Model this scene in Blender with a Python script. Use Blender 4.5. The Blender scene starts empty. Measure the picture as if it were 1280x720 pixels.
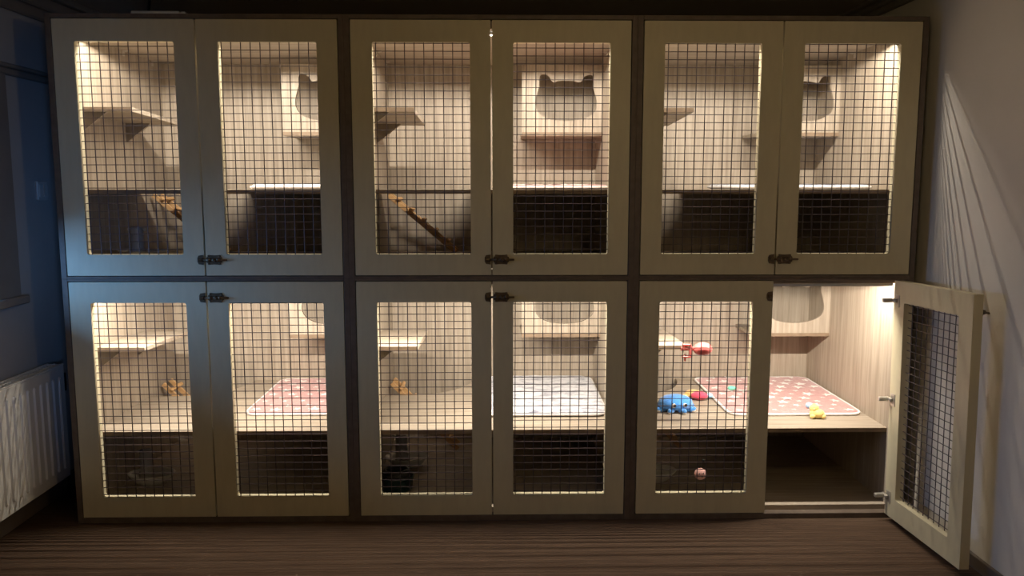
import bpy, bmesh, math, random
from mathutils import Vector, Matrix, noise
random.seed(7)
PI = math.pi
scene = bpy.context.scene
COL = scene.collection

# ------------------------------------------------------------------ camera, world, exposure
cam = bpy.data.cameras.new('camera'); co = bpy.data.objects.new('camera', cam); COL.objects.link(co)
cam.sensor_width = 36.0; cam.lens = 1027.1 / 1280 * 36.0; cam.clip_start = .05
co.location = (.0219, -3.4401, 1.449)
co.rotation_euler = (PI / 2 - .1229, 0, -.0182)
scene.camera = co
w = bpy.data.worlds.new('dusk'); scene.world = w; w.use_nodes = True
w.node_tree.nodes['Background'].inputs[0].default_value = (.30, .48, .95, 1)
w.node_tree.nodes['Background'].inputs[1].default_value = .05
vs = scene.view_settings
vs.view_transform = 'Standard'; vs.look = 'None'; vs.exposure = 0.12; vs.gamma = 1.0; vs.use_curve_mapping = False
LED_POWER = 1650.0
LED_COLOR = (1.0, .92, .80)
# dusk daylight that enters through the lower half of the window in the left wall
la = bpy.data.lights.new('window_daylight', 'AREA'); la.shape = 'RECTANGLE'; la.size = 1.0; la.size_y = .25
la.energy = 18.0; la.color = (.17, .44, 1.0)
lo = bpy.data.objects.new('window_daylight', la); COL.objects.link(lo)
lo.location = (-2.50, -.72, 1.20)   # outside the pane, shining into the room
lo.rotation_euler = (PI / 2, 0, -PI / 2)

# added blue fill through an added rear window, falling towards the left corner
lb = bpy.data.lights.new('rear_fill_light', 'AREA'); lb.shape = 'RECTANGLE'; lb.size = .5; lb.size_y = .3
lb.energy = .8; lb.color = (.17, .42, 1.0); lb.spread = math.radians(22)
lp = bpy.data.objects.new('rear_fill_light', lb); COL.objects.link(lp)
lp.location = (1.15, -5.42, 1.35)
lp.rotation_euler = (Vector((-2.0, .15, 1.30)) - lp.location).to_track_quat('-Z', 'Y').to_euler()

# ------------------------------------------------------------------ helpers
def tag(o, label, cat=None, group=None, kind=None):
    if label: o['label'] = label
    if cat: o['category'] = cat
    if group: o['group'] = group
    if kind: o['kind'] = kind
    return o

def obj(name, bm, mat, parent=None, loc=None, rot=None, smooth=False, free=True):
    if isinstance(bm, bpy.types.Mesh): me = bm
    else:
        bmesh.ops.recalc_face_normals(bm, faces=bm.faces)
        me = bpy.data.meshes.new(name); bm.to_mesh(me)
        if free: bm.free()
        if smooth:
            for p in me.polygons: p.use_smooth = True
        me.materials.append(mat)
    o = bpy.data.objects.new(name, me); COL.objects.link(o)
    if parent: o.parent = parent
    if loc: o.location = loc
    if rot: o.rotation_euler = rot
    return o

def empty(name, loc, rot=None):
    o = bpy.data.objects.new(name, None); COL.objects.link(o); o.location = loc; o.empty_display_size = .1
    if rot: o.rotation_euler = rot
    return o

def struct(name, bm, mat, parent=None, **k):
    o = obj(name, bm, mat, parent, **k)
    if not parent: o['kind'] = 'structure'
    return o

def box(bm, x0, x1, y0, y1, z0, z1, bev=0.0):
    g = bmesh.ops.create_cube(bm, size=1.0)
    bmesh.ops.scale(bm, vec=(x1 - x0, y1 - y0, z1 - z0), verts=g['verts'])
    bmesh.ops.translate(bm, vec=((x0 + x1) / 2, (y0 + y1) / 2, (z0 + z1) / 2), verts=g['verts'])
    if bev > 0:
        es = list({e for v in g['verts'] for e in v.link_edges})
        bmesh.ops.bevel(bm, geom=es, offset=bev, segments=1, affect='EDGES', profile=.5)
    return bm

def B(*a, **k): return box(bmesh.new(), *a, **k)

def tube(bm, pts, rad, n=8, cap=True):
    pts = [Vector(p) for p in pts]
    if not hasattr(rad, '__len__'): rad = [rad] * len(pts)
    rings = []; prev = None
    for i, p in enumerate(pts):
        t = (pts[min(i + 1, len(pts) - 1)] - pts[max(i - 1, 0)]).normalized()
        if prev is None:
            a = Vector((0, 0, 1)) if abs(t.z) < .9 else Vector((1, 0, 0))
            u = t.cross(a).normalized()
        else:
            u = (prev - t * prev.dot(t)).normalized()
        prev = u; v = t.cross(u)
        rings.append([bm.verts.new(p + (u * math.cos(2 * PI * k / n) + v * math.sin(2 * PI * k / n)) * rad[i]) for k in range(n)])
    for a, b in zip(rings, rings[1:]):
        for k in range(n): bm.faces.new((a[k], a[(k + 1) % n], b[(k + 1) % n], b[k]))
    if cap:
        bm.faces.new(rings[0][::-1]); bm.faces.new(rings[-1])
    return bm

def ball(bm, c, r, seg=20, rings=12, rot=None):
    g = bmesh.ops.create_uvsphere(bm, u_segments=seg, v_segments=rings, radius=1.0)
    r = (r, r, r) if not hasattr(r, '__len__') else r
    bmesh.ops.scale(bm, vec=r, verts=g['verts'])
    if rot: bmesh.ops.rotate(bm, cent=(0, 0, 0), matrix=rot, verts=g['verts'])
    bmesh.ops.translate(bm, vec=c, verts=g['verts'])
    return bm

def lathe(bm, prof, c=(0, 0), n=28, sx=1.0, sy=1.0):
    rings = []
    for r, z in prof:
        rings.append([bm.verts.new((c[0] + sx * r * math.cos(2 * PI * k / n), c[1] + sy * r * math.sin(2 * PI * k / n), z)) for k in range(n)])
    for a, b in zip(rings, rings[1:]):
        for k in range(n): bm.faces.new((a[k], a[(k + 1) % n], b[(k + 1) % n], b[k]))
    bm.faces.new(rings[0][::-1]); bm.faces.new(rings[-1])
    return bm

def plate(bm, outer, holes, y0, y1, axis='y'):
    """flat outline (u, z) with holes, given thickness from y0 to y1; axis 'z' lays (u, v) flat"""
    n0 = set(bm.faces)
    es = []
    for loop in [outer] + holes:
        vv = [bm.verts.new((p[0], y0, p[1]) if axis == 'y' else (p[0], p[1], y0)) for p in loop]
        es += [bm.edges.new((vv[i], vv[(i + 1) % len(vv)])) for i in range(len(vv))]
    bmesh.ops.triangle_fill(bm, edges=es, use_beauty=True)
    fs = [f for f in bm.faces if f not in n0]
    g = bmesh.ops.extrude_face_region(bm, geom=fs)
    vs_ = [e for e in g['geom'] if isinstance(e, bmesh.types.BMVert)]
    bmesh.ops.translate(bm, vec=(0, y1 - y0, 0) if axis == 'y' else (0, 0, y1 - y0), verts=vs_)
    return bm

def rrect(x0, x1, z0, z1, r, n=4):
    P = []
    for cx, cz, a0 in ((x1 - r, z0 + r, -PI / 2), (x1 - r, z1 - r, 0), (x0 + r, z1 - r, PI / 2), (x0 + r, z0 + r, PI)):
        for k in range(n + 1):
            a = a0 + PI / 2 * k / n; P.append((cx + r * math.cos(a), cz + r * math.sin(a)))
    return P

def smooth_loop(P, m=3):
    out = []; n = len(P)
    for i in range(n):
        p0, p1, p2, p3 = P[i - 1], P[i], P[(i + 1) % n], P[(i + 2) % n]
        for k in range(m):
            t = k / m
            out.append(tuple(.5 * (2 * p1[j] + (p2[j] - p0[j]) * t + (2 * p0[j] - 5 * p1[j] + 4 * p2[j] - p3[j]) * t * t
                                   + (3 * p1[j] - p0[j] - 3 * p2[j] + p3[j]) * t ** 3) for j in (0, 1)))
    return out

# ------------------------------------------------------------------ materials
def mat(name, col, rough=.6, metal=0.0, var=None, scale=(1, 1, 1), nscale=5.0, detail=4.0, bump=0.0, bscale=None, trans=0.0, spec=.5, sheen=0.0, ramp=(.35, .65), emit=None):
    m = bpy.data.materials.new(name); m.use_nodes = True
    nt = m.node_tree; b = nt.nodes['Principled BSDF']
    b.inputs['Base Color'].default_value = (*col, 1); b.inputs['Roughness'].default_value = rough
    b.inputs['Metallic'].default_value = metal; b.inputs['Specular IOR Level'].default_value = spec
    b.inputs['Transmission Weight'].default_value = trans; b.inputs['Sheen Weight'].default_value = sheen
    if emit:
        b.inputs['Emission Color'].default_value = (*emit[0], 1); b.inputs['Emission Strength'].default_value = emit[1]
    if var or bump:
        tc = nt.nodes.new('ShaderNodeTexCoord'); mp = nt.nodes.new('ShaderNodeMapping'); mp.inputs['Scale'].default_value = scale
        nz = nt.nodes.new('ShaderNodeTexNoise'); nz.inputs['Scale'].default_value = nscale; nz.inputs['Detail'].default_value = detail
        nz.inputs['Roughness'].default_value = .6
        nt.links.new(tc.outputs['Object'], mp.inputs[0]); nt.links.new(mp.outputs[0], nz.inputs[0])
        if var:
            cr = nt.nodes.new('ShaderNodeValToRGB'); cr.color_ramp.elements[0].position = ramp[0]; cr.color_ramp.elements[1].position = ramp[1]
            cr.color_ramp.elements[0].color = (*col, 1); cr.color_ramp.elements[1].color = (*var, 1)
            nt.links.new(nz.outputs['Fac'], cr.inputs[0]); nt.links.new(cr.outputs[0], b.inputs['Base Color'])
        if bump:
            bp = nt.nodes.new('ShaderNodeBump'); bp.inputs['Strength'].default_value = bump; bp.inputs['Distance'].default_value = .004
            src = nz
            if bscale:
                src = nt.nodes.new('ShaderNodeTexNoise'); src.inputs['Scale'].default_value = bscale; src.inputs['Detail'].default_value = 3
                nt.links.new(tc.outputs['Object'], src.inputs[0])
            nt.links.new(src.outputs['Fac'], bp.inputs['Height']); nt.links.new(bp.outputs[0], b.inputs['Normal'])
    return m

W1, W2 = (.40, .335, .26), (.24, .19, .14)
M = {}
M['wood_v'] = mat('pale_oak_vertical_grain', W1, .55, var=W2, scale=(26, 26, 1.1), nscale=2.6, detail=8, ramp=(.36, .74), bump=.06)
M['wood_h'] = mat('pale_oak_lengthwise_grain', W1, .55, var=W2, scale=(1.1, 26, 26), nscale=2.6, detail=8, ramp=(.36, .74), bump=.06)
M['bracket'] = mat('shaded_bracket_wood', (.20, .16, .115), .55, var=(.14, .11, .08), scale=(26, 26, 1.1), nscale=2.6, detail=6)  # shade under the shelf is put into this darker bracket colour
M['band'] = mat('brown_edge_strip', (.24, .17, .11), .5, var=(.18, .125, .08), scale=(6, 6, 6), nscale=4)
M['wood_edge'] = mat('brown_edge_banding', (.15, .11, .08), .55, var=(.11, .08, .058), scale=(6, 6, 6), nscale=4)
M['cream'] = mat('cream_door_lacquer', (.62, .55, .37), .45, var=(.58, .51, .34), scale=(8, 8, 2), nscale=4, bump=.03)
M['wire'] = mat('dark_wire', (.075, .055, .06), .5, metal=.3)
M['bronze'] = mat('antique_bronze', (.20, .14, .085), .42, metal=.7, var=(.13, .09, .055), nscale=60)
M['steel'] = mat('hinge_steel', (.62, .58, .52), .42, metal=.8)
M['alu'] = mat('aluminium', (.6, .6, .6), .35, metal=1)
M['led'] = mat('led_glow', (1, 1, 1), .5, emit=(LED_COLOR, LED_POWER))
M['pine'] = mat('pine_wood', (.66, .41, .19), .6, var=(.54, .31, .13), scale=(3, 20, 20), nscale=3)
M['wall'] = mat('wall_plaster', (.80, .75, .68), .85, var=(.77, .72, .65), nscale=3, bump=.12, bscale=120)
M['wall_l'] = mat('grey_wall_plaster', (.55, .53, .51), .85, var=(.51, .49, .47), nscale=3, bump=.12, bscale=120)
M['ceil'] = mat('ceiling_paint', (.62, .55, .47), .9, var=(.58, .51, .43), nscale=2)
M['trim'] = mat('trim_paint', (.30, .27, .24), .6, var=(.27, .24, .21), nscale=4)
M['base'] = mat('baseboard_brown', (.20, .16, .13), .6, var=(.17, .13, .10), nscale=8)
M['rad'] = mat('radiator_enamel', (.82, .79, .72), .35, var=(.79, .76, .69), nscale=3)
M['white'] = mat('white_plastic', (.72, .70, .66), .4, var=(.69, .67, .63), nscale=5)
M['black'] = mat('black_plastic', (.012, .012, .013), .4, var=(.018, .018, .018), nscale=5)
M['clear'] = mat('clear_plastic', (.85, .87, .88), .12, trans=.85, var=(.8, .82, .83), nscale=5)
M['tank'] = mat('smoky_plastic', (.50, .48, .46), .2, trans=.25, var=(.46, .44, .42), nscale=5)
M['teal'] = mat('dark_teal_plastic', (.016, .045, .048), .35, var=(.012, .036, .04), nscale=6)
M['pink'] = mat('pink_fleece', (.44, .195, .185), .95, var=(.52, .265, .25), nscale=60, bump=.5, bscale=260, sheen=.4)
M['paleprint'] = mat('white_fleece_print', (.82, .76, .72), .95, var=(.76, .69, .65), nscale=90, bump=.5, bscale=260, sheen=.4)
M['greyfleece'] = mat('white_grey_fleece', (.56, .55, .58), .95, var=(.20, .20, .25), scale=(1, 2.2, 1), nscale=18, detail=3, ramp=(.46, .64), bump=.6, bscale=200, sheen=.4)
M['whitefleece'] = mat('white_fleece', (.72, .69, .67), .95, var=(.6, .57, .56), nscale=40, bump=.5, bscale=240, sheen=.4)
M['blue'] = mat('blue_plush', (.05, .25, .72), .9, var=(.08, .32, .80), nscale=60, bump=.5, bscale=300, sheen=.5)
M['lightblue'] = mat('light_blue_plush', (.30, .58, .85), .9, var=(.38, .64, .88), nscale=60, bump=.5, bscale=300, sheen=.5)
M['red'] = mat('red_plush', (.66, .045, .10), .85, var=(.74, .07, .13), nscale=60, bump=.4, bscale=300, sheen=.4)
M['yellow'] = mat('yellow_plush', (.82, .60, .16), .9, var=(.88, .68, .24), nscale=60, bump=.5, bscale=300, sheen=.5)
M['orange'] = mat('tan_plush', (.72, .42, .14), .9, var=(.80, .52, .20), nscale=40, bump=.5, bscale=300, sheen=.4)
M['rubber'] = mat('coral_rubber', (.72, .12, .12), .28, var=(.80, .20, .18), nscale=14)
M['mint'] = mat('mint_plush', (.16, .58, .42), .9, var=(.22, .64, .48), nscale=50)
M['salmon'] = mat('salmon_plush', (.72, .42, .36), .95, var=(.62, .32, .28), nscale=40, bump=.6, bscale=220)
M['eye'] = mat('eye_black', (.01, .01, .012), .2, var=(.012, .012, .014), nscale=5)
M['blind'] = mat('added_blind_fabric', (.10, .10, .11), .9, var=(.09, .09, .10), nscale=30)

# ribbed brown carpet: fine ribs run parallel to the cabinets
def carpet():
    m = bpy.data.materials.new('ribbed_brown_carpet'); m.use_nodes = True; nt = m.node_tree; b = nt.nodes['Principled BSDF']
    tc = nt.nodes.new('ShaderNodeTexCoord')
    wv = nt.nodes.new('ShaderNodeTexWave'); wv.wave_type = 'BANDS'; wv.bands_direction = 'Y'; wv.inputs['Scale'].default_value = 16
    wv.inputs['Distortion'].default_value = 1.4; wv.inputs['Detail'].default_value = 3; wv.inputs['Detail Scale'].default_value = .6
    mp = nt.nodes.new('ShaderNodeMapping'); mp.inputs['Scale'].default_value = (1, 9, 1)
    nz = nt.nodes.new('ShaderNodeTexNoise'); nz.inputs['Scale'].default_value = 5; nz.inputs['Detail'].default_value = 6
    n2 = nt.nodes.new('ShaderNodeTexNoise'); n2.inputs['Scale'].default_value = 220; n2.inputs['Detail'].default_value = 2
    mx = nt.nodes.new('ShaderNodeMath'); mx.operation = 'MULTIPLY_ADD'; mx.inputs[1].default_value = .22
    cr = nt.nodes.new('ShaderNodeValToRGB'); cr.color_ramp.elements[0].position = .3; cr.color_ramp.elements[1].position = .95
    cr.color_ramp.elements[0].color = (.075, .046, .030, 1); cr.color_ramp.elements[1].color = (.125, .078, .050, 1)
    bp = nt.nodes.new('ShaderNodeBump'); bp.inputs['Strength'].default_value = .4; bp.inputs['Distance'].default_value = .004
    ad = nt.nodes.new('ShaderNodeMath'); ad.operation = 'MULTIPLY_ADD'; ad.inputs[1].default_value = .5
    L = nt.links.new
    L(tc.outputs['Object'], wv.inputs[0]); L(tc.outputs['Object'], mp.inputs[0]); L(mp.outputs[0], nz.inputs[0]); L(tc.outputs['Object'], n2.inputs[0])
    L(wv.outputs['Fac'], mx.inputs[0]); L(nz.outputs['Fac'], mx.inputs[2]); L(mx.outputs[0], cr.inputs[0]); L(cr.outputs[0], b.inputs['Base Color'])
    L(n2.outputs['Fac'], ad.inputs[0]); L(wv.outputs['Fac'], ad.inputs[2]); L(ad.outputs[0], bp.inputs['Height']); L(bp.outputs[0], b.inputs['Normal'])
    b.inputs['Roughness'].default_value = .95; b.inputs['Specular IOR Level'].default_value = .15
    return m
M['carpet'] = carpet()

def glass_mat():
    m = bpy.data.materials.new('window_glass'); m.use_nodes = True; nt = m.node_tree
    nt.nodes.remove(nt.nodes['Principled BSDF']); out = nt.nodes['Material Output']
    t = nt.nodes.new('ShaderNodeBsdfTransparent'); g = nt.nodes.new('ShaderNodeBsdfGlossy'); g.inputs['Roughness'].default_value = .03
    mx = nt.nodes.new('ShaderNodeMixShader'); mx.inputs[0].default_value = .06
    nt.links.new(t.outputs[0], mx.inputs[1]); nt.links.new(g.outputs[0], mx.inputs[2]); nt.links.new(mx.outputs[0], out.inputs[0])
    return m
M['glass'] = glass_mat()

# ------------------------------------------------------------------ room shell
XL, XR, YB, YF, ZC = -2.05, 1.85, 1.10, -5.2, 2.31
struct('floor', B(XL - .1, XR + .1, YF - .1, YB + .1, -.08, 0), M['carpet'])
struct('ceiling', B(XL - .1, XR + .1, YF - .1, YB + .1, ZC, ZC + .08), M['ceil'])
struct('wall_back', B(XL - .1, XR + .1, YB, YB + .08, 0, ZC), M['wall_l'])
VX0, VX1, VZ0, VZ1 = .55, 1.55, .95, 1.75              # opening for the added window in the wall behind the viewer
bm = bmesh.new()
box(bm, XL - .1, VX0, YF - .08, YF, 0, ZC); box(bm, VX1, XR + .1, YF - .08, YF, 0, ZC)
box(bm, VX0, VX1, YF - .08, YF, 0, VZ0); box(bm, VX0, VX1, YF - .08, YF, VZ1, ZC)
struct('wall_front', bm, M['wall'])
fill_win = empty('added_rear_window', (0, YF, 0)); fill_win['kind'] = 'structure'  # unseen window, added as a source for the blue fill
bm = bmesh.new()
for a, b_, c, d in ((VX0, VX0 + .05, VZ0, VZ1), (VX1 - .05, VX1, VZ0, VZ1), (VX0 + .05, VX1 - .05, VZ0, VZ0 + .05), (VX0 + .05, VX1 - .05, VZ1 - .05, VZ1)):
    box(bm, a, b_, -.06, -.02, c, d, bev=.004)
obj('window_frame', bm, M['white'], fill_win)
obj('pane', B(VX0 + .05, VX1 - .05, -.043, -.037, VZ0 + .05, VZ1 - .05), M['glass'], fill_win)
struct('wall_right', B(XR, XR + .1, YF, YB, 0, ZC), M['wall'])
WY0, WY1, WZ0, WZ1 = -1.55, -.06, .985, 1.86          # window opening in the left wall
bm = bmesh.new()
box(bm, XL - .16, XL, YF, WY0, 0, ZC); box(bm, XL - .16, XL, WY1, YB, 0, ZC)
box(bm, XL - .16, XL, WY0, WY1, 0, WZ0); box(bm, XL - .16, XL, WY0, WY1, WZ1, ZC)
struct('wall_left', bm, M['wall_l'])
struct('baseboard_right', B(XR - .014, XR, YF, YB, 0, .055, bev=.004), M['base'])
struct('baseboard_left', B(XL, XL + .014, YF, YB, 0, .085, bev=.004), M['base'])
bm = bmesh.new()
box(bm, XR - .030, XR, YF, YB, 2.255, ZC, bev=.006); box(bm, XR - .055, XR - .030, YF, YB, 2.278, ZC, bev=.006); box(bm, XR - .095, XR - .055, YF, YB, 2.296, ZC, bev=.004)
struct('trim_1', bm, M['trim'])
bm = bmesh.new()
box(bm, XL, XL + .030, YF, YB, 2.19, ZC, bev=.008); box(bm, XL + .030, XL + .060, YF, YB, 2.235, ZC, bev=.008); box(bm, XL + .060, XL + .10, YF, YB, 2.28, ZC, bev=.006)
struct('trim_2', bm, M['trim'])
bm = bmesh.new()
box(bm, XL, XL + .022, YF, YB, 1.915, 1.945, bev=.006); box(bm, XL, XL + .036, YF, YB, 1.945, 1.962, bev=.005)
struct('trim_3', bm, M['trim'])
# window
win = empty('window_1', (XL, 0, 0)); win['kind'] = 'structure'
bm = bmesh.new()
box(bm, 0, .024, WY1, WY1 + .17, WZ0 - .04, WZ1 + .06, bev=.005); box(bm, 0, .024, WY0 - .075, WY0, WZ0 - .04, WZ1 + .06, bev=.005)
box(bm, 0, .024, WY0, WY1, WZ1, WZ1 + .06, bev=.005)
obj('window_casing', bm, M['trim'], win)
obj('window_sill', B(-.05, .055, WY0 - .09, WY1 + .18, WZ0 - .035, WZ0, bev=.006), M['trim'], win)
bm = bmesh.new()
for a, b_, c, d in ((WY0, WY0 + .05, WZ0, WZ1), (WY1 - .05, WY1, WZ0, WZ1), (WY0 + .05, WY1 - .05, WZ0, WZ0 + .05), (WY0 + .05, WY1 - .05, WZ1 - .05, WZ1), ):
    box(bm, -.12, -.07, a, b_, c, d, bev=.004)
obj('window_frame', bm, M['white'], win)
obj('pane', B(-.099, -.093, WY0 + .05, WY1 - .05, WZ0 + .05, WZ1 - .05), M['glass'], win)
obj('added_blind', B(-.052, -.048, WY0 + .01, WY1 - .01, 1.22, WZ1), M['blind'], win)  # unseen blind, added to cut the dusk light to a low band
# thin dark cable on the ceiling above the left cabinets
c_ = obj('ceiling_cable', tube(bmesh.new(), [(-1.68, .75, ZC - .006), (-1.55, .45, ZC - .006), (-1.44, .25, ZC - .006), (-1.3, -.2, ZC - .006)], .006, 6), M['black'])
tag(c_, 'thin black cable running along the ceiling above the cabinets', 'cable')

# ------------------------------------------------------------------ cat cabinets
U, PW = 1.15, .0467
HW = (U + PW) / 2          # outer half width
IW = .555                  # inner half width
DEP = 1.04                 # inner depth
TD = .036                  # door thickness
ROW = [dict(z=0.0, H=1.0655, zb=.027, zt=1.052, fl=.047, pl=.385, ce=1.035, sh=.748, bb=.692, bt=1.012),
       dict(z=1.0655, H=1.0745, zb=.0135, zt=1.0535, fl=.035, pl=.3705, ce=1.0245, sh=.7175, bb=.6545, bt=.985)]
CX = [-(U + PW), 0.0, U + PW]

def plank(name, a, m, par, bev=.0012): return obj(name, B(*a, bev=bev), m, par)

CATC = [(212, 240), (206, 262), (206, 300), (195, 340), (184, 385), (186, 425), (202, 458), (235, 484), (285, 502), (365, 510), (447, 502), (500, 484), (535, 458), (548, 425), (548, 385), (538, 342), (527, 302),
        (527, 262), (524, 241), (510, 233), (488, 239), (468, 255), (456, 275), (440, 279), (410, 272), (365, 270), (320, 272), (292, 279), (281, 273), (270, 254), (248, 237), (226, 231)]

def cat_box(par, r):
    k = .000838; x0, x1, y0 = .148, IW, .752
    z0, z1 = r['bb'], r['bt']
    bx = plank('cat_house_floor', (x0, x1, y0, DEP, z0 - .018, z0), M['wood_h'], par)
    obj('edge_strip', B(x0, x1, y0 - .0015, y0 - .0001, z0 - .018, z0), M['band'], bx)
    hole = smooth_loop([(.368 + (u - 365) * k, z0 + (575 - v) * k * (z1 - z0) / .333) for u, v in CATC], 2)
    bm = plate(bmesh.new(), [(x0, z0), (x1, z0), (x1, z1), (x0, z1)], [hole], y0, y0 + .016)
    obj('front_panel', bm, M['wood_v'], bx)
    return bx

def left_shelf(par, r):
    z = r['sh']; x0, x1 = -IW, -IW + .225
    o = obj('shelf', B(0, x1 - x0, 0, .53, -.018, 0, bev=.0012), M['wood_h'], par, loc=(x0, .135, z), rot=(-.038, 0, 0))
    obj('edge_strip', B(0, x1 - x0, -.0016, -.0001, -.018, 0), M['band'], o)
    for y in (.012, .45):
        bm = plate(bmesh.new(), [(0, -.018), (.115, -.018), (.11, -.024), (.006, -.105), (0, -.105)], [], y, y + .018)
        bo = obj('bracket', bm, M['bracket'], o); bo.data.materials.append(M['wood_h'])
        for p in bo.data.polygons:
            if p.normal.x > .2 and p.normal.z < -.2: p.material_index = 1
    return o

def platform(par, r, rad):
    z = r['pl']; x0, x1, y0, y1 = -IW, IW, .077, DEP
    yc = .692; cx = x0 + .115
    P = [(x0, y0), (x1, y0), (x1, y1), (cx + rad, y1)]
    for k in range(1, 13):
        a = PI / 2 * k / 12; P.append((cx + rad * math.cos(a), y1 - (y1 - yc) * math.sin(a)))
    P.append((x0, yc))
    o = obj('platform', plate(bmesh.new(), P, [], z - .018, z, axis='z'), M['wood_h'], par)
    obj('edge_strip', B(x0, x1, y0 - .0016, y0 - .0001, z - .018, z), M['band'], o)
    return o

def door_mesh(w, h):
    return plate(bmesh.new(), rrect(0, w, 0, h, .002, 1), [rrect(.086, w - .084, .088, h - .088, .008, 3)], 0, TD)

def wire_mesh(w, h, seed):
    rnd = random.Random(seed); bm = bmesh.new(); r = .0020
    x0, x1, z0, z1 = .082, w - .080, .084, h - .084
    y = .010; px, pz = .0392, .0317
    x = x0 + rnd.uniform(.008, .03); dx = rnd.uniform(-.004, .004)
    while x < x1 - .003:
        a = rnd.uniform(-.0012, .0012)
        tube(bm, [(x, y, z0), (x + dx * .5 + a, y, (z0 + z1) / 2), (x + dx, y, z1)], r, 6, cap=False); x += px
    z = z0 + rnd.uniform(.008, .026)
    while z < z1 - .003:
        tube(bm, [(x0, y + 2 * r, z), ((x0 + x1) / 2, y + 2 * r, z + rnd.uniform(-.0003, .0003)), (x1, y + 2 * r, z)], r * .85, 6, cap=False); z += pz
    return bm

def latch_bolt(par, x, z):
    """ornate plate with barrel and sliding rod, on the door front (local y < 0)"""
    P = []
    for k in range(40):
        a = 2 * PI * k / 40; c, s = math.cos(a), math.sin(a)
        rx = .031 * (abs(c) ** .45) * (1 if c > 0 else -1); rz = .0205 * (abs(s) ** .45) * (1 if s > 0 else -1)
        f = 1 + .075 * math.cos(6 * a)
        P.append((x + .033 + rx * f, z + rz * f))
    o = obj('latch_plate', plate(bmesh.new(), P, [], -.004, 0), M['bronze'], par)
    bm = bmesh.new()
    for dx in (.012, .033, .052): tube(bm, [(x + dx - .006, -.010, z), (x + dx + .006, -.010, z)], .0085, 10)
    tube(bm, [(x - .022, -.010, z), (x + .088, -.010, z)], .0042, 8)
    tube(bm, [(x + .040, -.010, z), (x + .040, -.024, z - .004)], .0035, 8)
    for dx in (.010, .056):
        for dz in (-.014, .014): ball(bm, (x + dx, -.004, z + dz), .0035, 8, 6)
    obj('latch_rod', bm, M['bronze'], par, smooth=True)

def latch_keeper(par, x, z):
    bm = bmesh.new()
    P = [(x - .022, z - .018), (x - .002, z - .021), (x - .002, z + .021), (x - .022, z + .018), (x - .027, z + .008), (x - .027, z - .008)]
    plate(bm, P, [], -.004, 0)
    tube(bm, [(x - .019, -.009, z), (x - .006, -.009, z)], .0085, 10)
    obj('latch_keeper', bm, M['bronze'], par)

def hinge(par, z, wx):
    """concealed cup hinge on the inner face of a hinged door; local x=0 is the hinge edge"""
    bm = bmesh.new()
    tube(bm, [(-.030, TD + .003, z), (-.030, TD - .004, z)], .0175, 16)
    box(bm, -.048, -.012, TD, TD + .003, z - .026, z + .026, bev=.001)
    box(bm, -.034, .010, TD + .003, TD + .016, z - .008, z + .008, bev=.003)
    box(bm, -.016, .002, TD + .012, TD + .052, z - .009, z + .009, bev=.003)
    obj('hinge', bm, M['steel'], par)

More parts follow.
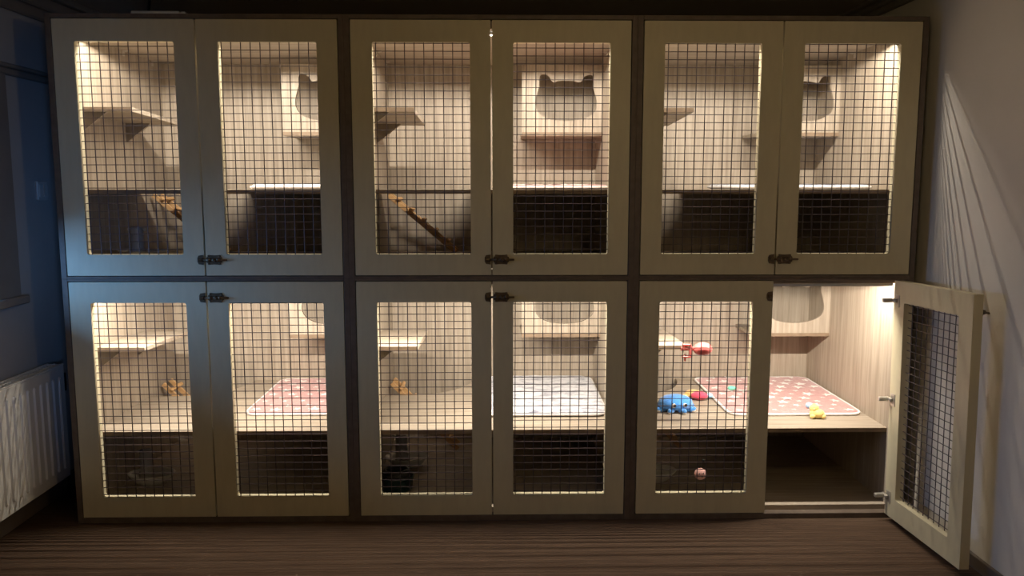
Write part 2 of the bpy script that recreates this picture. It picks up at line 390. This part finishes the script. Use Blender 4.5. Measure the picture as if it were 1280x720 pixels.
def cabinet(row, col, label):
    r = ROW[row]
    t = empty('cat_cabinet', (CX[col], 0, r['z'])); tag(t, label, 'cabinet', 'cat cabinets in two rows')
    H, zb, zt = r['H'], r['zb'], r['zt']
    for s in (-1, 1):
        a, b_ = (IW, HW) if s > 0 else (-HW, -IW)
        plank('side_panel', (a, b_, .04, DEP + .02, 0, H), M['wood_v'], t)
    plank('bottom_panel', (-IW, IW, .04, DEP + .02, 0, r['fl']), M['wood_h'], t)
    plank('top_panel', (-IW, IW, .04, DEP + .02, r['ce'], H), M['wood_h'], t)
    plank('back_panel', (-IW, IW, DEP, DEP + .02, r['fl'], r['ce']), M['wood_v'], t)
    plank('frame_stile', (-HW, -U / 2, 0, .04, 0, H), M['wood_edge'], t)
    plank('frame_stile', (U / 2, HW, 0, .04, 0, H), M['wood_edge'], t)
    plank('frame_rail', (-U / 2, U / 2, 0, .04, 0, zb - .003), M['wood_edge'], t)
    plank('frame_rail', (-U / 2, U / 2, 0, .04, zt + .003, H), M['wood_edge'], t)
    platform(t, r, .325 if col < 2 else .26)
    left_shelf(t, r)
    cat_box(t, r)
    # light strip in its channel behind the top rail
    yl, zl = .088, r['ce']
    bm = bmesh.new()
    xa, xb = -IW + .008, IW - .008
    box(bm, xa, xb, yl - .014, yl + .0195, zl - .002, zl)
    box(bm, xa, xb, yl + .018, yl + .0195, zl - .0136, zl - .002)
    T3 = [[bm.verts.new((x, yl + a, zl + b_)) for a, b_ in ((-.010, -.016), (.002, -.004), (-.010, -.004))] for x in (xa, xb)]
    for k in range(3): bm.faces.new((T3[0][k], T3[0][(k + 1) % 3], T3[1][(k + 1) % 3], T3[1][k]))
    bm.faces.new(T3[0]); bm.faces.new(T3[1][::-1])
    ch = obj('light_channel', bm, M['alu'], t)
    bm = bmesh.new(); q = .0012
    bm.faces.new([bm.verts.new((x, yl - .0037 + e * q, zl - .0103 + e * q)) for x, e in ((xa, -1), (xb, -1), (xb, 1), (xa, 1))])
    obj('light_strip', bm, M['led'], ch)
    # small steel corner brackets under the ceiling
    for (x, y) in ((-IW + .014, .60), (-IW + .014, .93), (IW - .014, .60)):
        bm = bmesh.new(); box(bm, x - .012, x + .012, y - .010, y + .010, zl - .004, zl - .0002, bev=.001)
        sx = -1 if x < 0 else 1; xw = sx * (IW - .0002)
        box(bm, min(xw, xw - sx * .004), max(xw, xw - sx * .004), y - .010, y + .010, zl - .026, zl - .004, bev=.001)
        ball(bm, (x, y, zl - .005), .004, 8, 6); ball(bm, (xw - sx * .005, y, zl - .016), .004, 8, 6)
        obj('corner_bracket', bm, M['steel'], t)
    # doors
    w, h = U / 2 - .0068, zt - zb
    dl = obj('door', door_mesh(w, h), M['cream'], t, loc=(-U / 2 + .0035, 0, zb))
    tag(obj('wire_mesh', wire_mesh(w, h, row * 10 + col), M['wire'], dl), None, kind='stuff')
    zk = (h - .066) if row == 0 else .066
    latch_keeper(dl, w, zk)
    bm = door_mesh(w, h); bmesh.ops.translate(bm, vec=(-w, 0, 0), verts=bm.verts)
    wm = wire_mesh(w, h, 50 + row * 10 + col); bmesh.ops.translate(wm, vec=(-w, 0, 0), verts=wm.verts)
    is_open = row == 0 and col == 2
    dr = obj('door', bm, M['cream'], t, loc=(U / 2 - .0035, 0, zb))
    tag(obj('wire_mesh', wm, M['wire'], dr), None, kind='stuff')
    latch_bolt(dr, -w + .003, zk)
    for z in (h - .085, h / 2, .085): hinge(dr, z, w)
    if is_open:
        dr.location = (1.755 - CX[2], -.012, zb); dr.rotation_euler = (0, math.radians(1.4), math.radians(91))
        dr['label'] = 'door swung wide open towards the wall'
    return t

LAB = {(1, 0): 'upper cream cat cabinet nearest the window wall, bluish light on its closed mesh doors',
       (1, 1): 'upper middle cat cabinet, closed mesh doors with a bright gap between them',
       (1, 2): 'upper cat cabinet next to the plain right wall, both mesh doors closed',
       (0, 0): 'lower cat cabinet beside the radiator, pink blanket behind closed mesh doors',
       (0, 1): 'lower middle cat cabinet with white blanket behind closed mesh doors',
       (0, 2): 'lower cat cabinet with its right mesh door standing open and toys inside'}
CAB = {}
for row in (0, 1):
    for col in range(3): CAB[row, col] = cabinet(row, col, LAB[row, col])

# ------------------------------------------------------------------ ladders
def ladder(row, col, label):
    r = ROW[row]
    A = Vector((-.535, 0, r['pl'] + (.035 if row == 0 else -.030))); Bq = Vector((-.19, 0, r['fl'] + .012)); L = (Bq - A).length
    ang = math.atan2(A.z - Bq.z, Bq.x - A.x)
    t = empty('cat_ladder', (CX[col] - .19, .86, r['z'] + r['fl'])); tag(t, label, 'ladder', 'small ladders inside the cabinets')
    def place(bm):
        bmesh.ops.rotate(bm, cent=(0, 0, 0), matrix=Matrix.Rotation(ang, 3, 'Y'), verts=bm.verts)
        bmesh.ops.translate(bm, vec=(A.x + .19, 0, A.z - r['fl']), verts=bm.verts); return bm
    for y in (-.055, .041):
        obj('rail', place(B(0, L, y, y + .014, -.012, .012, bev=.002)), M['pine'], t)
    for k in range(5):
        x = .045 + k * (L - .09) / 4.4
        obj('rung', place(B(x, x + .018, -.072, .072, .0125, .026, bev=.003)), M['pine'], t)
    return t
for row in (0, 1):
    for col in range(3):
        if (row, col) == (1, 2): continue
        ladder(row, col, ['small pine rung ladder under the platform of the lower cabinet beside the radiator', 'small pine rung ladder leaning inside the lower middle cabinet', 'small pine rung ladder in the lower cabinet with the open door',
                          'small pine rung ladder in the upper cabinet nearest the window wall', 'small pine rung ladder leaning inside the upper middle cabinet', 'small pine rung ladder in the upper cabinet next to the plain wall'][row * 3 + col])

# ------------------------------------------------------------------ blankets
def star(cx, cy, R, rot, n=5, q=.45):
    return [(cx + (R if k % 2 == 0 else R * q) * math.cos(rot + PI * k / n), cy + (R if k % 2 == 0 else R * q) * math.sin(rot + PI * k / n)) for k in range(2 * n)]

def blanket(row, col, x0, x1, y0, y1, mt, label, th=.016, rot=0.0, stars=True, seed=1, binding='paleprint', pm='paleprint'):
    r = ROW[row]; cx, cy = (x0 + x1) / 2, (y0 + y1) / 2; hx, hy = (x1 - x0) / 2, (y1 - y0) / 2
    t = empty('blanket', (CX[col] + cx, cy, r['z'] + r['pl'] + .0005), (0, 0, rot)); tag(t, label, 'blanket', 'fleece blankets on the platforms')
    def zt(x, y): return th + .004 * noise.noise((x * 9 + seed * 3, y * 9, seed)) + .0035 * noise.noise((x * 22, y * 22 + seed, 2.0))
    rim = rrect(-hx, hx, -hy, hy, .055, 6)
    # densify
    P = []
    for i, p in enumerate(rim):
        q = rim[(i + 1) % len(rim)]; n = max(1, int(math.dist(p, q) / .03))
        for k in range(n): P.append((p[0] + (q[0] - p[0]) * k / n, p[1] + (q[1] - p[1]) * k / n))
    bm = bmesh.new(); rings = []
    wob = [1 + .010 * noise.noise((p[0] * 7, p[1] * 7, seed + 5.0)) for p in P]
    for s, f in ((.1, 1), (.25, 1), (.4, 1), (.55, 1), (.7, 1), (.82, 1), (.91, 1), (.965, .93), (.99, .72), (1.0, .45), (.99, .12), (.97, 0.0)):
        rings.append([bm.verts.new((p[0] * s * w_, p[1] * s * w_, zt(p[0] * s, p[1] * s) * f)) for p, w_ in zip(P, wob)])
    c = bm.verts.new((0, 0, zt(0, 0)))
    for k in range(len(P)): bm.faces.new((c, rings[0][k], rings[0][(k + 1) % len(P)]))
    for a, b_ in zip(rings, rings[1:]):
        for k in range(len(P)): bm.faces.new((a[k], b_[k], b_[(k + 1) % len(P)], a[(k + 1) % len(P)]))
    bm.faces.new(rings[-1])
    obj('fleece', bm, M[mt], t, smooth=True)
    if binding:
        pts = [(p[0] * 1.004 * w_, p[1] * 1.004 * w_, th * .42) for p, w_ in zip(P, wob)]; pts.append(pts[0])
        obj('edge_binding', tube(bmesh.new(), pts, .0065, 6, cap=False), M[binding], t, smooth=True)
    if stars:
        rnd = random.Random(seed); bm = bmesh.new(); y = -hy + .05; j = 0
        while y < hy - .03:
            x = -hx + .05 + (.045 if j % 2 else 0)
            while x < hx - .03:
                R = rnd.choice((.030, .022, .036, .018)); sx, sy = x + rnd.uniform(-.01, .01), y + rnd.uniform(-.01, .01)
                S = star(sx, sy, min(R, hx - abs(sx) - .01, hy - abs(sy) - .01), rnd.uniform(0, 6))
                vc = bm.verts.new((sx, sy, zt(sx, sy) + .0016)); vv = [bm.verts.new((a, b_, zt(a, b_) + .0016)) for a, b_ in S]
                for k in range(10): bm.faces.new((vc, vv[k], vv[(k + 1) % 10]))
                x += .088
            y += .072; j += 1
        tag(obj('star_print', bm, M[pm], t), None, kind='stuff')
    return t

blanket(0, 0, .035, .535, .32, 1.02, 'pink', 'pink fleece blanket with white stars in the lower cabinet beside the radiator', seed=2)
blanket(0, 1, -.045, .535, .275, 1.02, 'greyfleece', 'white and grey fleece blanket in the lower middle cabinet', th=.028, stars=False, seed=4, binding='whitefleece')
blanket(0, 2, -.085, .535, .275, 1.015, 'pink', 'pink fleece blanket with white stars behind the open door', seed=3)
blanket(1, 0, .10, .535, .30, 1.0, 'whitefleece', 'white fleece blanket in the upper cabinet nearest the window wall', th=.022, stars=False, seed=6)
blanket(1, 1, .06, .535, .28, 1.0, 'pink', 'pinkish fleece blanket edge in the upper middle cabinet', th=.020, seed=7)
blanket(1, 2, -.05, .535, .28, 1.0, 'greyfleece', 'white and grey fleece blanket in the upper cabinet next to the plain wall', th=.022, stars=False, seed=8, binding='whitefleece')

# ------------------------------------------------------------------ drinking fountains
def fountain(row, col, mt, label, dx=0.0, dy=0.0):
    r = ROW[row]
    t = empty('water_dispenser', (CX[col] - .425 + dx, .36 + dy, r['z'] + r['fl'] + .001)); tag(t, label, 'water dispenser', 'water dispensers on the cabinet floors')
    bm = lathe(bmesh.new(), [(.060, 0), (.068, .004), (.092, .030), (.108, .048), (.110, .052), (.106, .052), (.090, .034), (.066, .012), (.001, .010)], n=32, sx=1.0, sy=.72)
    obj('bowl', bm, M[mt], t, smooth=True)
    bm = lathe(bmesh.new(), [(.030, .012), (.034, .016), (.034, .055), (.030, .062), (.030, .150), (.026, .160), (.001, .163)], c=(-.028, .012), n=24)
    obj('tank', bm, M['tank'], t, smooth=True)
    bm = bmesh.new(); tube(bm, [(-.064, .012, .150), (.008, .012, .150)], .006, 8); ball(bm, (-.064, .012, .150), .008, 10, 8); ball(bm, (.008, .012, .150), .008, 10, 8)
    obj('holder', bm, M['steel'], t, smooth=True)
    return t
fountain(0, 0, 'white', 'white oval water bowl with smoky tank on the floor of the radiator-side cabinet')
fountain(0, 2, 'white', 'white water bowl partly hidden in the lower cabinet with the open door')
fountain(1, 0, 'white', 'water bowl with smoky tank in the dark bottom of the upper window-side cabinet', dx=-.005, dy=.05)
# dark teal basin with a coiled hose in the lower middle cabinet
fb = fountain(0, 1, 'white', 'pale water dispenser behind the dark teal basin in the lower middle cabinet', dx=-.01, dy=.22)
t = empty('basin', (-.45, .27, ROW[0]['fl'] + .001)); tag(t, 'dark teal plastic basin with coiled black hose, lower middle cabinet', 'basin')
bm = lathe(bmesh.new(), [(.070, 0), (.074, .004), (.080, .060), (.084, .064), (.080, .066), (.074, .060), (.066, .010), (.001, .009)], n=32)
obj('tub', bm, M['teal'], t, smooth=True)
pts = [( .066 * (1 - k * .0035) * math.cos(k * .42), .066 * (1 - k * .0035) * math.sin(k * .42), .066 + .00045 * k) for k in range(60)]
obj('hose', tube(bmesh.new(), pts, .0065, 8), M['black'], t, smooth=True)
obj('lining', lathe(bmesh.new(), [(.05, .030), (.058, .058), (.054, .060), (.001, .040)], n=24), M['alu'], t, smooth=True)

# ------------------------------------------------------------------ toys in the lower right cabinet
ZP = ROW[0]['pl']
# blue octopus plush
t = empty('octopus_plush', (.872, .375, ZP + .001), (0, 0, math.radians(8))); tag(t, 'blue plush octopus with curled pale-tipped arms on the platform', 'toy')
bm = bmesh.new()
lathe(bm, [(.030, .010), (.062, .012), (.080, .022), (.085, .036), (.078, .054), (.058, .068), (.030, .075), (.001, .077)], n=28, sx=1.0, sy=.82)
obj('body', bm, M['blue'], t, smooth=True)
for k in range(8):
    a = 2 * PI * k / 8 + .2; c, s = math.cos(a), math.sin(a)
    pts = [(c * q, s * q * .85, z) for q, z in ((.040, .020), (.060, .016), (.078, .013), (.090, .013), (.094, .019), (.090, .024))]
    ar = obj('arm', tube(bmesh.new(), pts, [.017, .017, .0145, .012, .010, .006], 10), M['blue'], t, smooth=True)
    bm = bmesh.new(); ball(bm, (c * .088, s * .0745, .008), (.012, .012, .008), 10, 8)
    obj('arm_tip', bm, M['paleprint'], ar, smooth=True)
for s in (-1, 1):
    e = obj('eye', ball(bmesh.new(), (s * .027 - .004, -.067, .042), (.0105, .006, .0105), 12, 8), M['white'], t, smooth=True)
    obj('pupil', ball(bmesh.new(), (s * .027 - .002, -.073, .043), (.0075, .005, .0075), 12, 8), M['eye'], e, smooth=True)
# red, tan and blue plush
t = empty('plush_fish', (1.028, .585, ZP + .001), (0, 0, math.radians(-12))); t.scale = (.85, .85, .85); tag(t, 'red and tan plush toy with light blue tip near the pink blanket', 'toy')
obj('body', ball(bmesh.new(), (.012, -.020, .026), (.050, .032, .026)), M['red'], t, smooth=True)
bm = bmesh.new(); ball(bm, (-.02, .022, .026), (.052, .026, .025)); ball(bm, (-.066, .010, .014), (.024, .014, .012))
obj('back', bm, M['orange'], t, smooth=True)
obj('tip', ball(bmesh.new(), (.072, -.004, .026), (.019, .015, .015)), M['lightblue'], t, smooth=True)
bm = bmesh.new()
for a in (-.5, 0, .5): tube(bm, [(-.08, .008, .012), (-.104, .008 + a * .03, .010)], [.008, .004], 8)
obj('tail', bm, M['orange'], t, smooth=True)
# coral rubber ball toy clamped to the shelf corner
sx = CX[2] - IW + .225
t = empty('ball_toy', (sx, .150, ROW[0]['sh'] - .018)); tag(t, 'coral rubber ball toy clipped onto the corner of the wooden shelf', 'toy')
obj('ball', ball(bmesh.new(), (.066, -.022, .004), (.043, .034, .030)), M['rubber'], t, smooth=True)
bm = bmesh.new(); tube(bm, [(-.03, -.026, .006), (.008, -.024, .006), (.035, -.022, .004)], [.010, .008, .010], 10)
obj('neck', bm, M['rubber'], t, smooth=True)
bm = bmesh.new(); box(bm, -.026, .014, -.034, -.016, .019, .027, bev=.002); box(bm, .006, .014, -.034, -.016, -.030, .027, bev=.002); box(bm, -.026, .014, -.034, -.016, -.034, -.026, bev=.002)
tube(bm, [(-.012, -.025, -.05), (-.012, -.025, -.018)], .004, 8)
obj('clamp', bm, M['rubber'], t)
# yellow chick plush with pale blue pompom
t = empty('chick_plush', (1.505, .275 + .02, ZP), (0, 0, math.radians(-10))); tag(t, 'small yellow plush chick lying at the front edge of the blanket', 'toy')
t.location = (1.50, .235, ZP + .001)
bm = bmesh.new(); ball(bm, (0, 0, .022), (.034, .028, .022)); ball(bm, (-.012, .006, .045), (.022, .021, .020)); ball(bm, (.024, -.012, .012), (.014, .012, .011)); ball(bm, (-.022, -.018, .012), (.013, .012, .011))
obj('body', bm, M['yellow'], t, smooth=True)
obj('beak', tube(bmesh.new(), [(-.016, -.012, .044), (-.018, -.022, .042)], [.006, .001], 8), M['orange'], t, smooth=True)
t = obj('pompom', ball(bmesh.new(), (0, 0, .014), (.017, .017, .014)), M['lightblue'], loc=(1.505, .345, ZP + .017), smooth=True)
tag(t, 'light blue pompom on the pink blanket behind the yellow chick', 'toy')
bm = bmesh.new(); ball(bm, (0, 0, .011), (.020, .014, .011)); ball(bm, (.018, .004, .009), (.010, .008, .008))
t = obj('mint_toy', bm, M['mint'], loc=(1.235, .70, ZP + .017), smooth=True); tag(t, 'tiny mint green toy on the pink star blanket', 'toy')
# pink ball hanging on a cord below the platform
t = empty('hanging_ball', (.922, .0625, .258)); tag(t, 'salmon pink plush ball hanging on a cord inside the closed mesh door', 'toy')
bm = bmesh.new(); ball(bm, (0, 0, -.075), (.027, .024, .026), 20, 14)
obj('ball', bm, M['salmon'], t, smooth=True)
obj('cord', tube(bmesh.new(), [(0, -.047, .004), (.001, -.02, -.014), (0, 0, -.052)], .0012, 5), M['black'], t)
bm = bmesh.new(); ball(bm, (0, -.043, .002), .006, 8, 6); obj('bead', bm, M['black'], t, smooth=True)
for dx, dz in ((-.010, -.067), (.008, -.065), (.002, -.080)): obj('spot', ball(bmesh.new(), (dx, -.0222, dz), (.003, .003, .003), 8, 6), M['black'], t, smooth=True)

# ------------------------------------------------------------------ things outside the cabinets
# white driver box on top of the cabinets
t = empty('plastic_box', (-1.372, .10, 2.1405)); tag(t, 'long flat white plastic box lying on top of the cabinets', 'box')
obj('case', B(-.112, .085, -.02, .02, 0, .026, bev=.004), M['white'], t)
obj('end_cap', B(.088, .112, -.018, .018, 0, .024, bev=.004), M['white'], t)
obj('lead', tube(bmesh.new(), [(.112, 0, .008), (.15, .03, .006), (.20, .10, .005), (.26, .14, .005)], .004, 6), M['black'], t)

# radiator under the window
RY0, RY1, RZ0, RZ1 = -1.10, .262, .125, .645
t = empty('radiator', (XL, (RY0 + RY1) / 2, RZ0)); tag(t, 'white ribbed panel radiator under the window on the left wall', 'radiator')
ly0, ly1, hh = -(RY1 - RY0) / 2, (RY1 - RY0) / 2, RZ1 - RZ0
obj('panel', B(.088, .100, ly0, ly1, 0, hh, bev=.004), M['rad'], t)
obj('rear_panel', B(.030, .040, ly0 + .02, ly1 - .02, .01, hh - .02, bev=.002), M['rad'], t)
for y in (ly0, ly1 - .004): obj('side_cover', B(.026, .088, y, y + .004, .01, hh, bev=.001), M['rad'], t)
# pressed ribs
bm = bmesh.new(); prof = rrect(-.0125, .0125, .045, hh - .045, .0124, 5)
b0 = [bm.verts.new((.0995, p[0], p[1])) for p in prof]; zc = hh / 2
b1 = [bm.verts.new((.1075, p[0] * .62, zc + (p[1] - zc) * .972)) for p in prof]
for k in range(len(prof)): bm.faces.new((b0[k], b0[(k + 1) % len(prof)], b1[(k + 1) % len(prof)], b1[k]))
bm.faces.new(b1); bm.faces.new(b0[::-1])
first = None; y = ly1 - .045
while y > ly0 + .03:
    if first is None: first = obj('rib', bm, M['rad'], t, loc=(0, y, 0))
    else: obj('rib', first.data, None, t, loc=(0, y, 0))
    y -= .050
# top grille
g0 = obj('top_grille', (lambda b: (box(b, .026, .032, ly0, ly1, hh, hh + .006), box(b, .092, .100, ly0, ly1, hh, hh + .006), box(b, .058, .062, ly0, ly1, hh, hh + .006), b)[-1])(bmesh.new()), M['rad'], t)
s0 = None; y = ly0 + .01
while y < ly1:
    if s0 is None: s0 = obj('grille_slat', B(.032, .092, -.002, .002, hh - .004, hh + .004), M['rad'], g0, loc=(0, y, 0))
    else: obj('grille_slat', s0.data, None, g0, loc=(0, y, 0))
    y += .022
for y in (ly0 + .2, ly1 - .2):
    for z in (.08, hh - .10): obj('wall_bracket', B(0, .030, y - .02, y + .02, z - .02, z + .02), M['rad'], t)
bm = bmesh.new(); tube(bm, [(.064, ly1, hh - .10), (.064, ly1 + .05, hh - .10)], .011, 10); tube(bm, [(.064, ly1 + .045, hh - .13), (.064, ly1 + .045, hh - .05)], .017, 12)
tube(bm, [(.064, ly1 + .045, hh - .10), (.064, ly1 + .045, -RZ0)], .008, 10)
obj('valve', bm, M['black'], t, smooth=True)

# wall switch
t = empty('wall_switch', (XL, .352, 1.43)); tag(t, 'grey plastic switch on the dark left wall beside the cabinets', 'switch')
obj('plate', B(0, .012, -.042, .042, -.044, .044, bev=.004), M['white'], t)
for y in (-.019, .019): obj('rocker', B(.012, .017, y - .016, y + .016, -.028, .028, bev=.002), M['white'], t)

# unseen globe lamp, added as warm fill for the door fronts
t = empty('added_fill_lamp', (.55, -2.1, 2.31)); tag(t, 'added warm fill globe hung out of view in front of the cabinets', 'lamp')
obj('ceiling_rose', lathe(bmesh.new(), [(.05, 0), (.05, -.015), (.02, -.03), (.001, -.03)], n=20), M['white'], t, smooth=True)
obj('flex', tube(bmesh.new(), [(0, 0, -.02), (0, 0, -.29)], .006, 6), M['black'], t)
obj('globe', ball(bmesh.new(), (0, 0, -.36), .08, 24, 16), mat('fill_globe_glow', (1, .9, .75), .5, emit=((1.0, .76, .38), 36.0)), t, smooth=True)
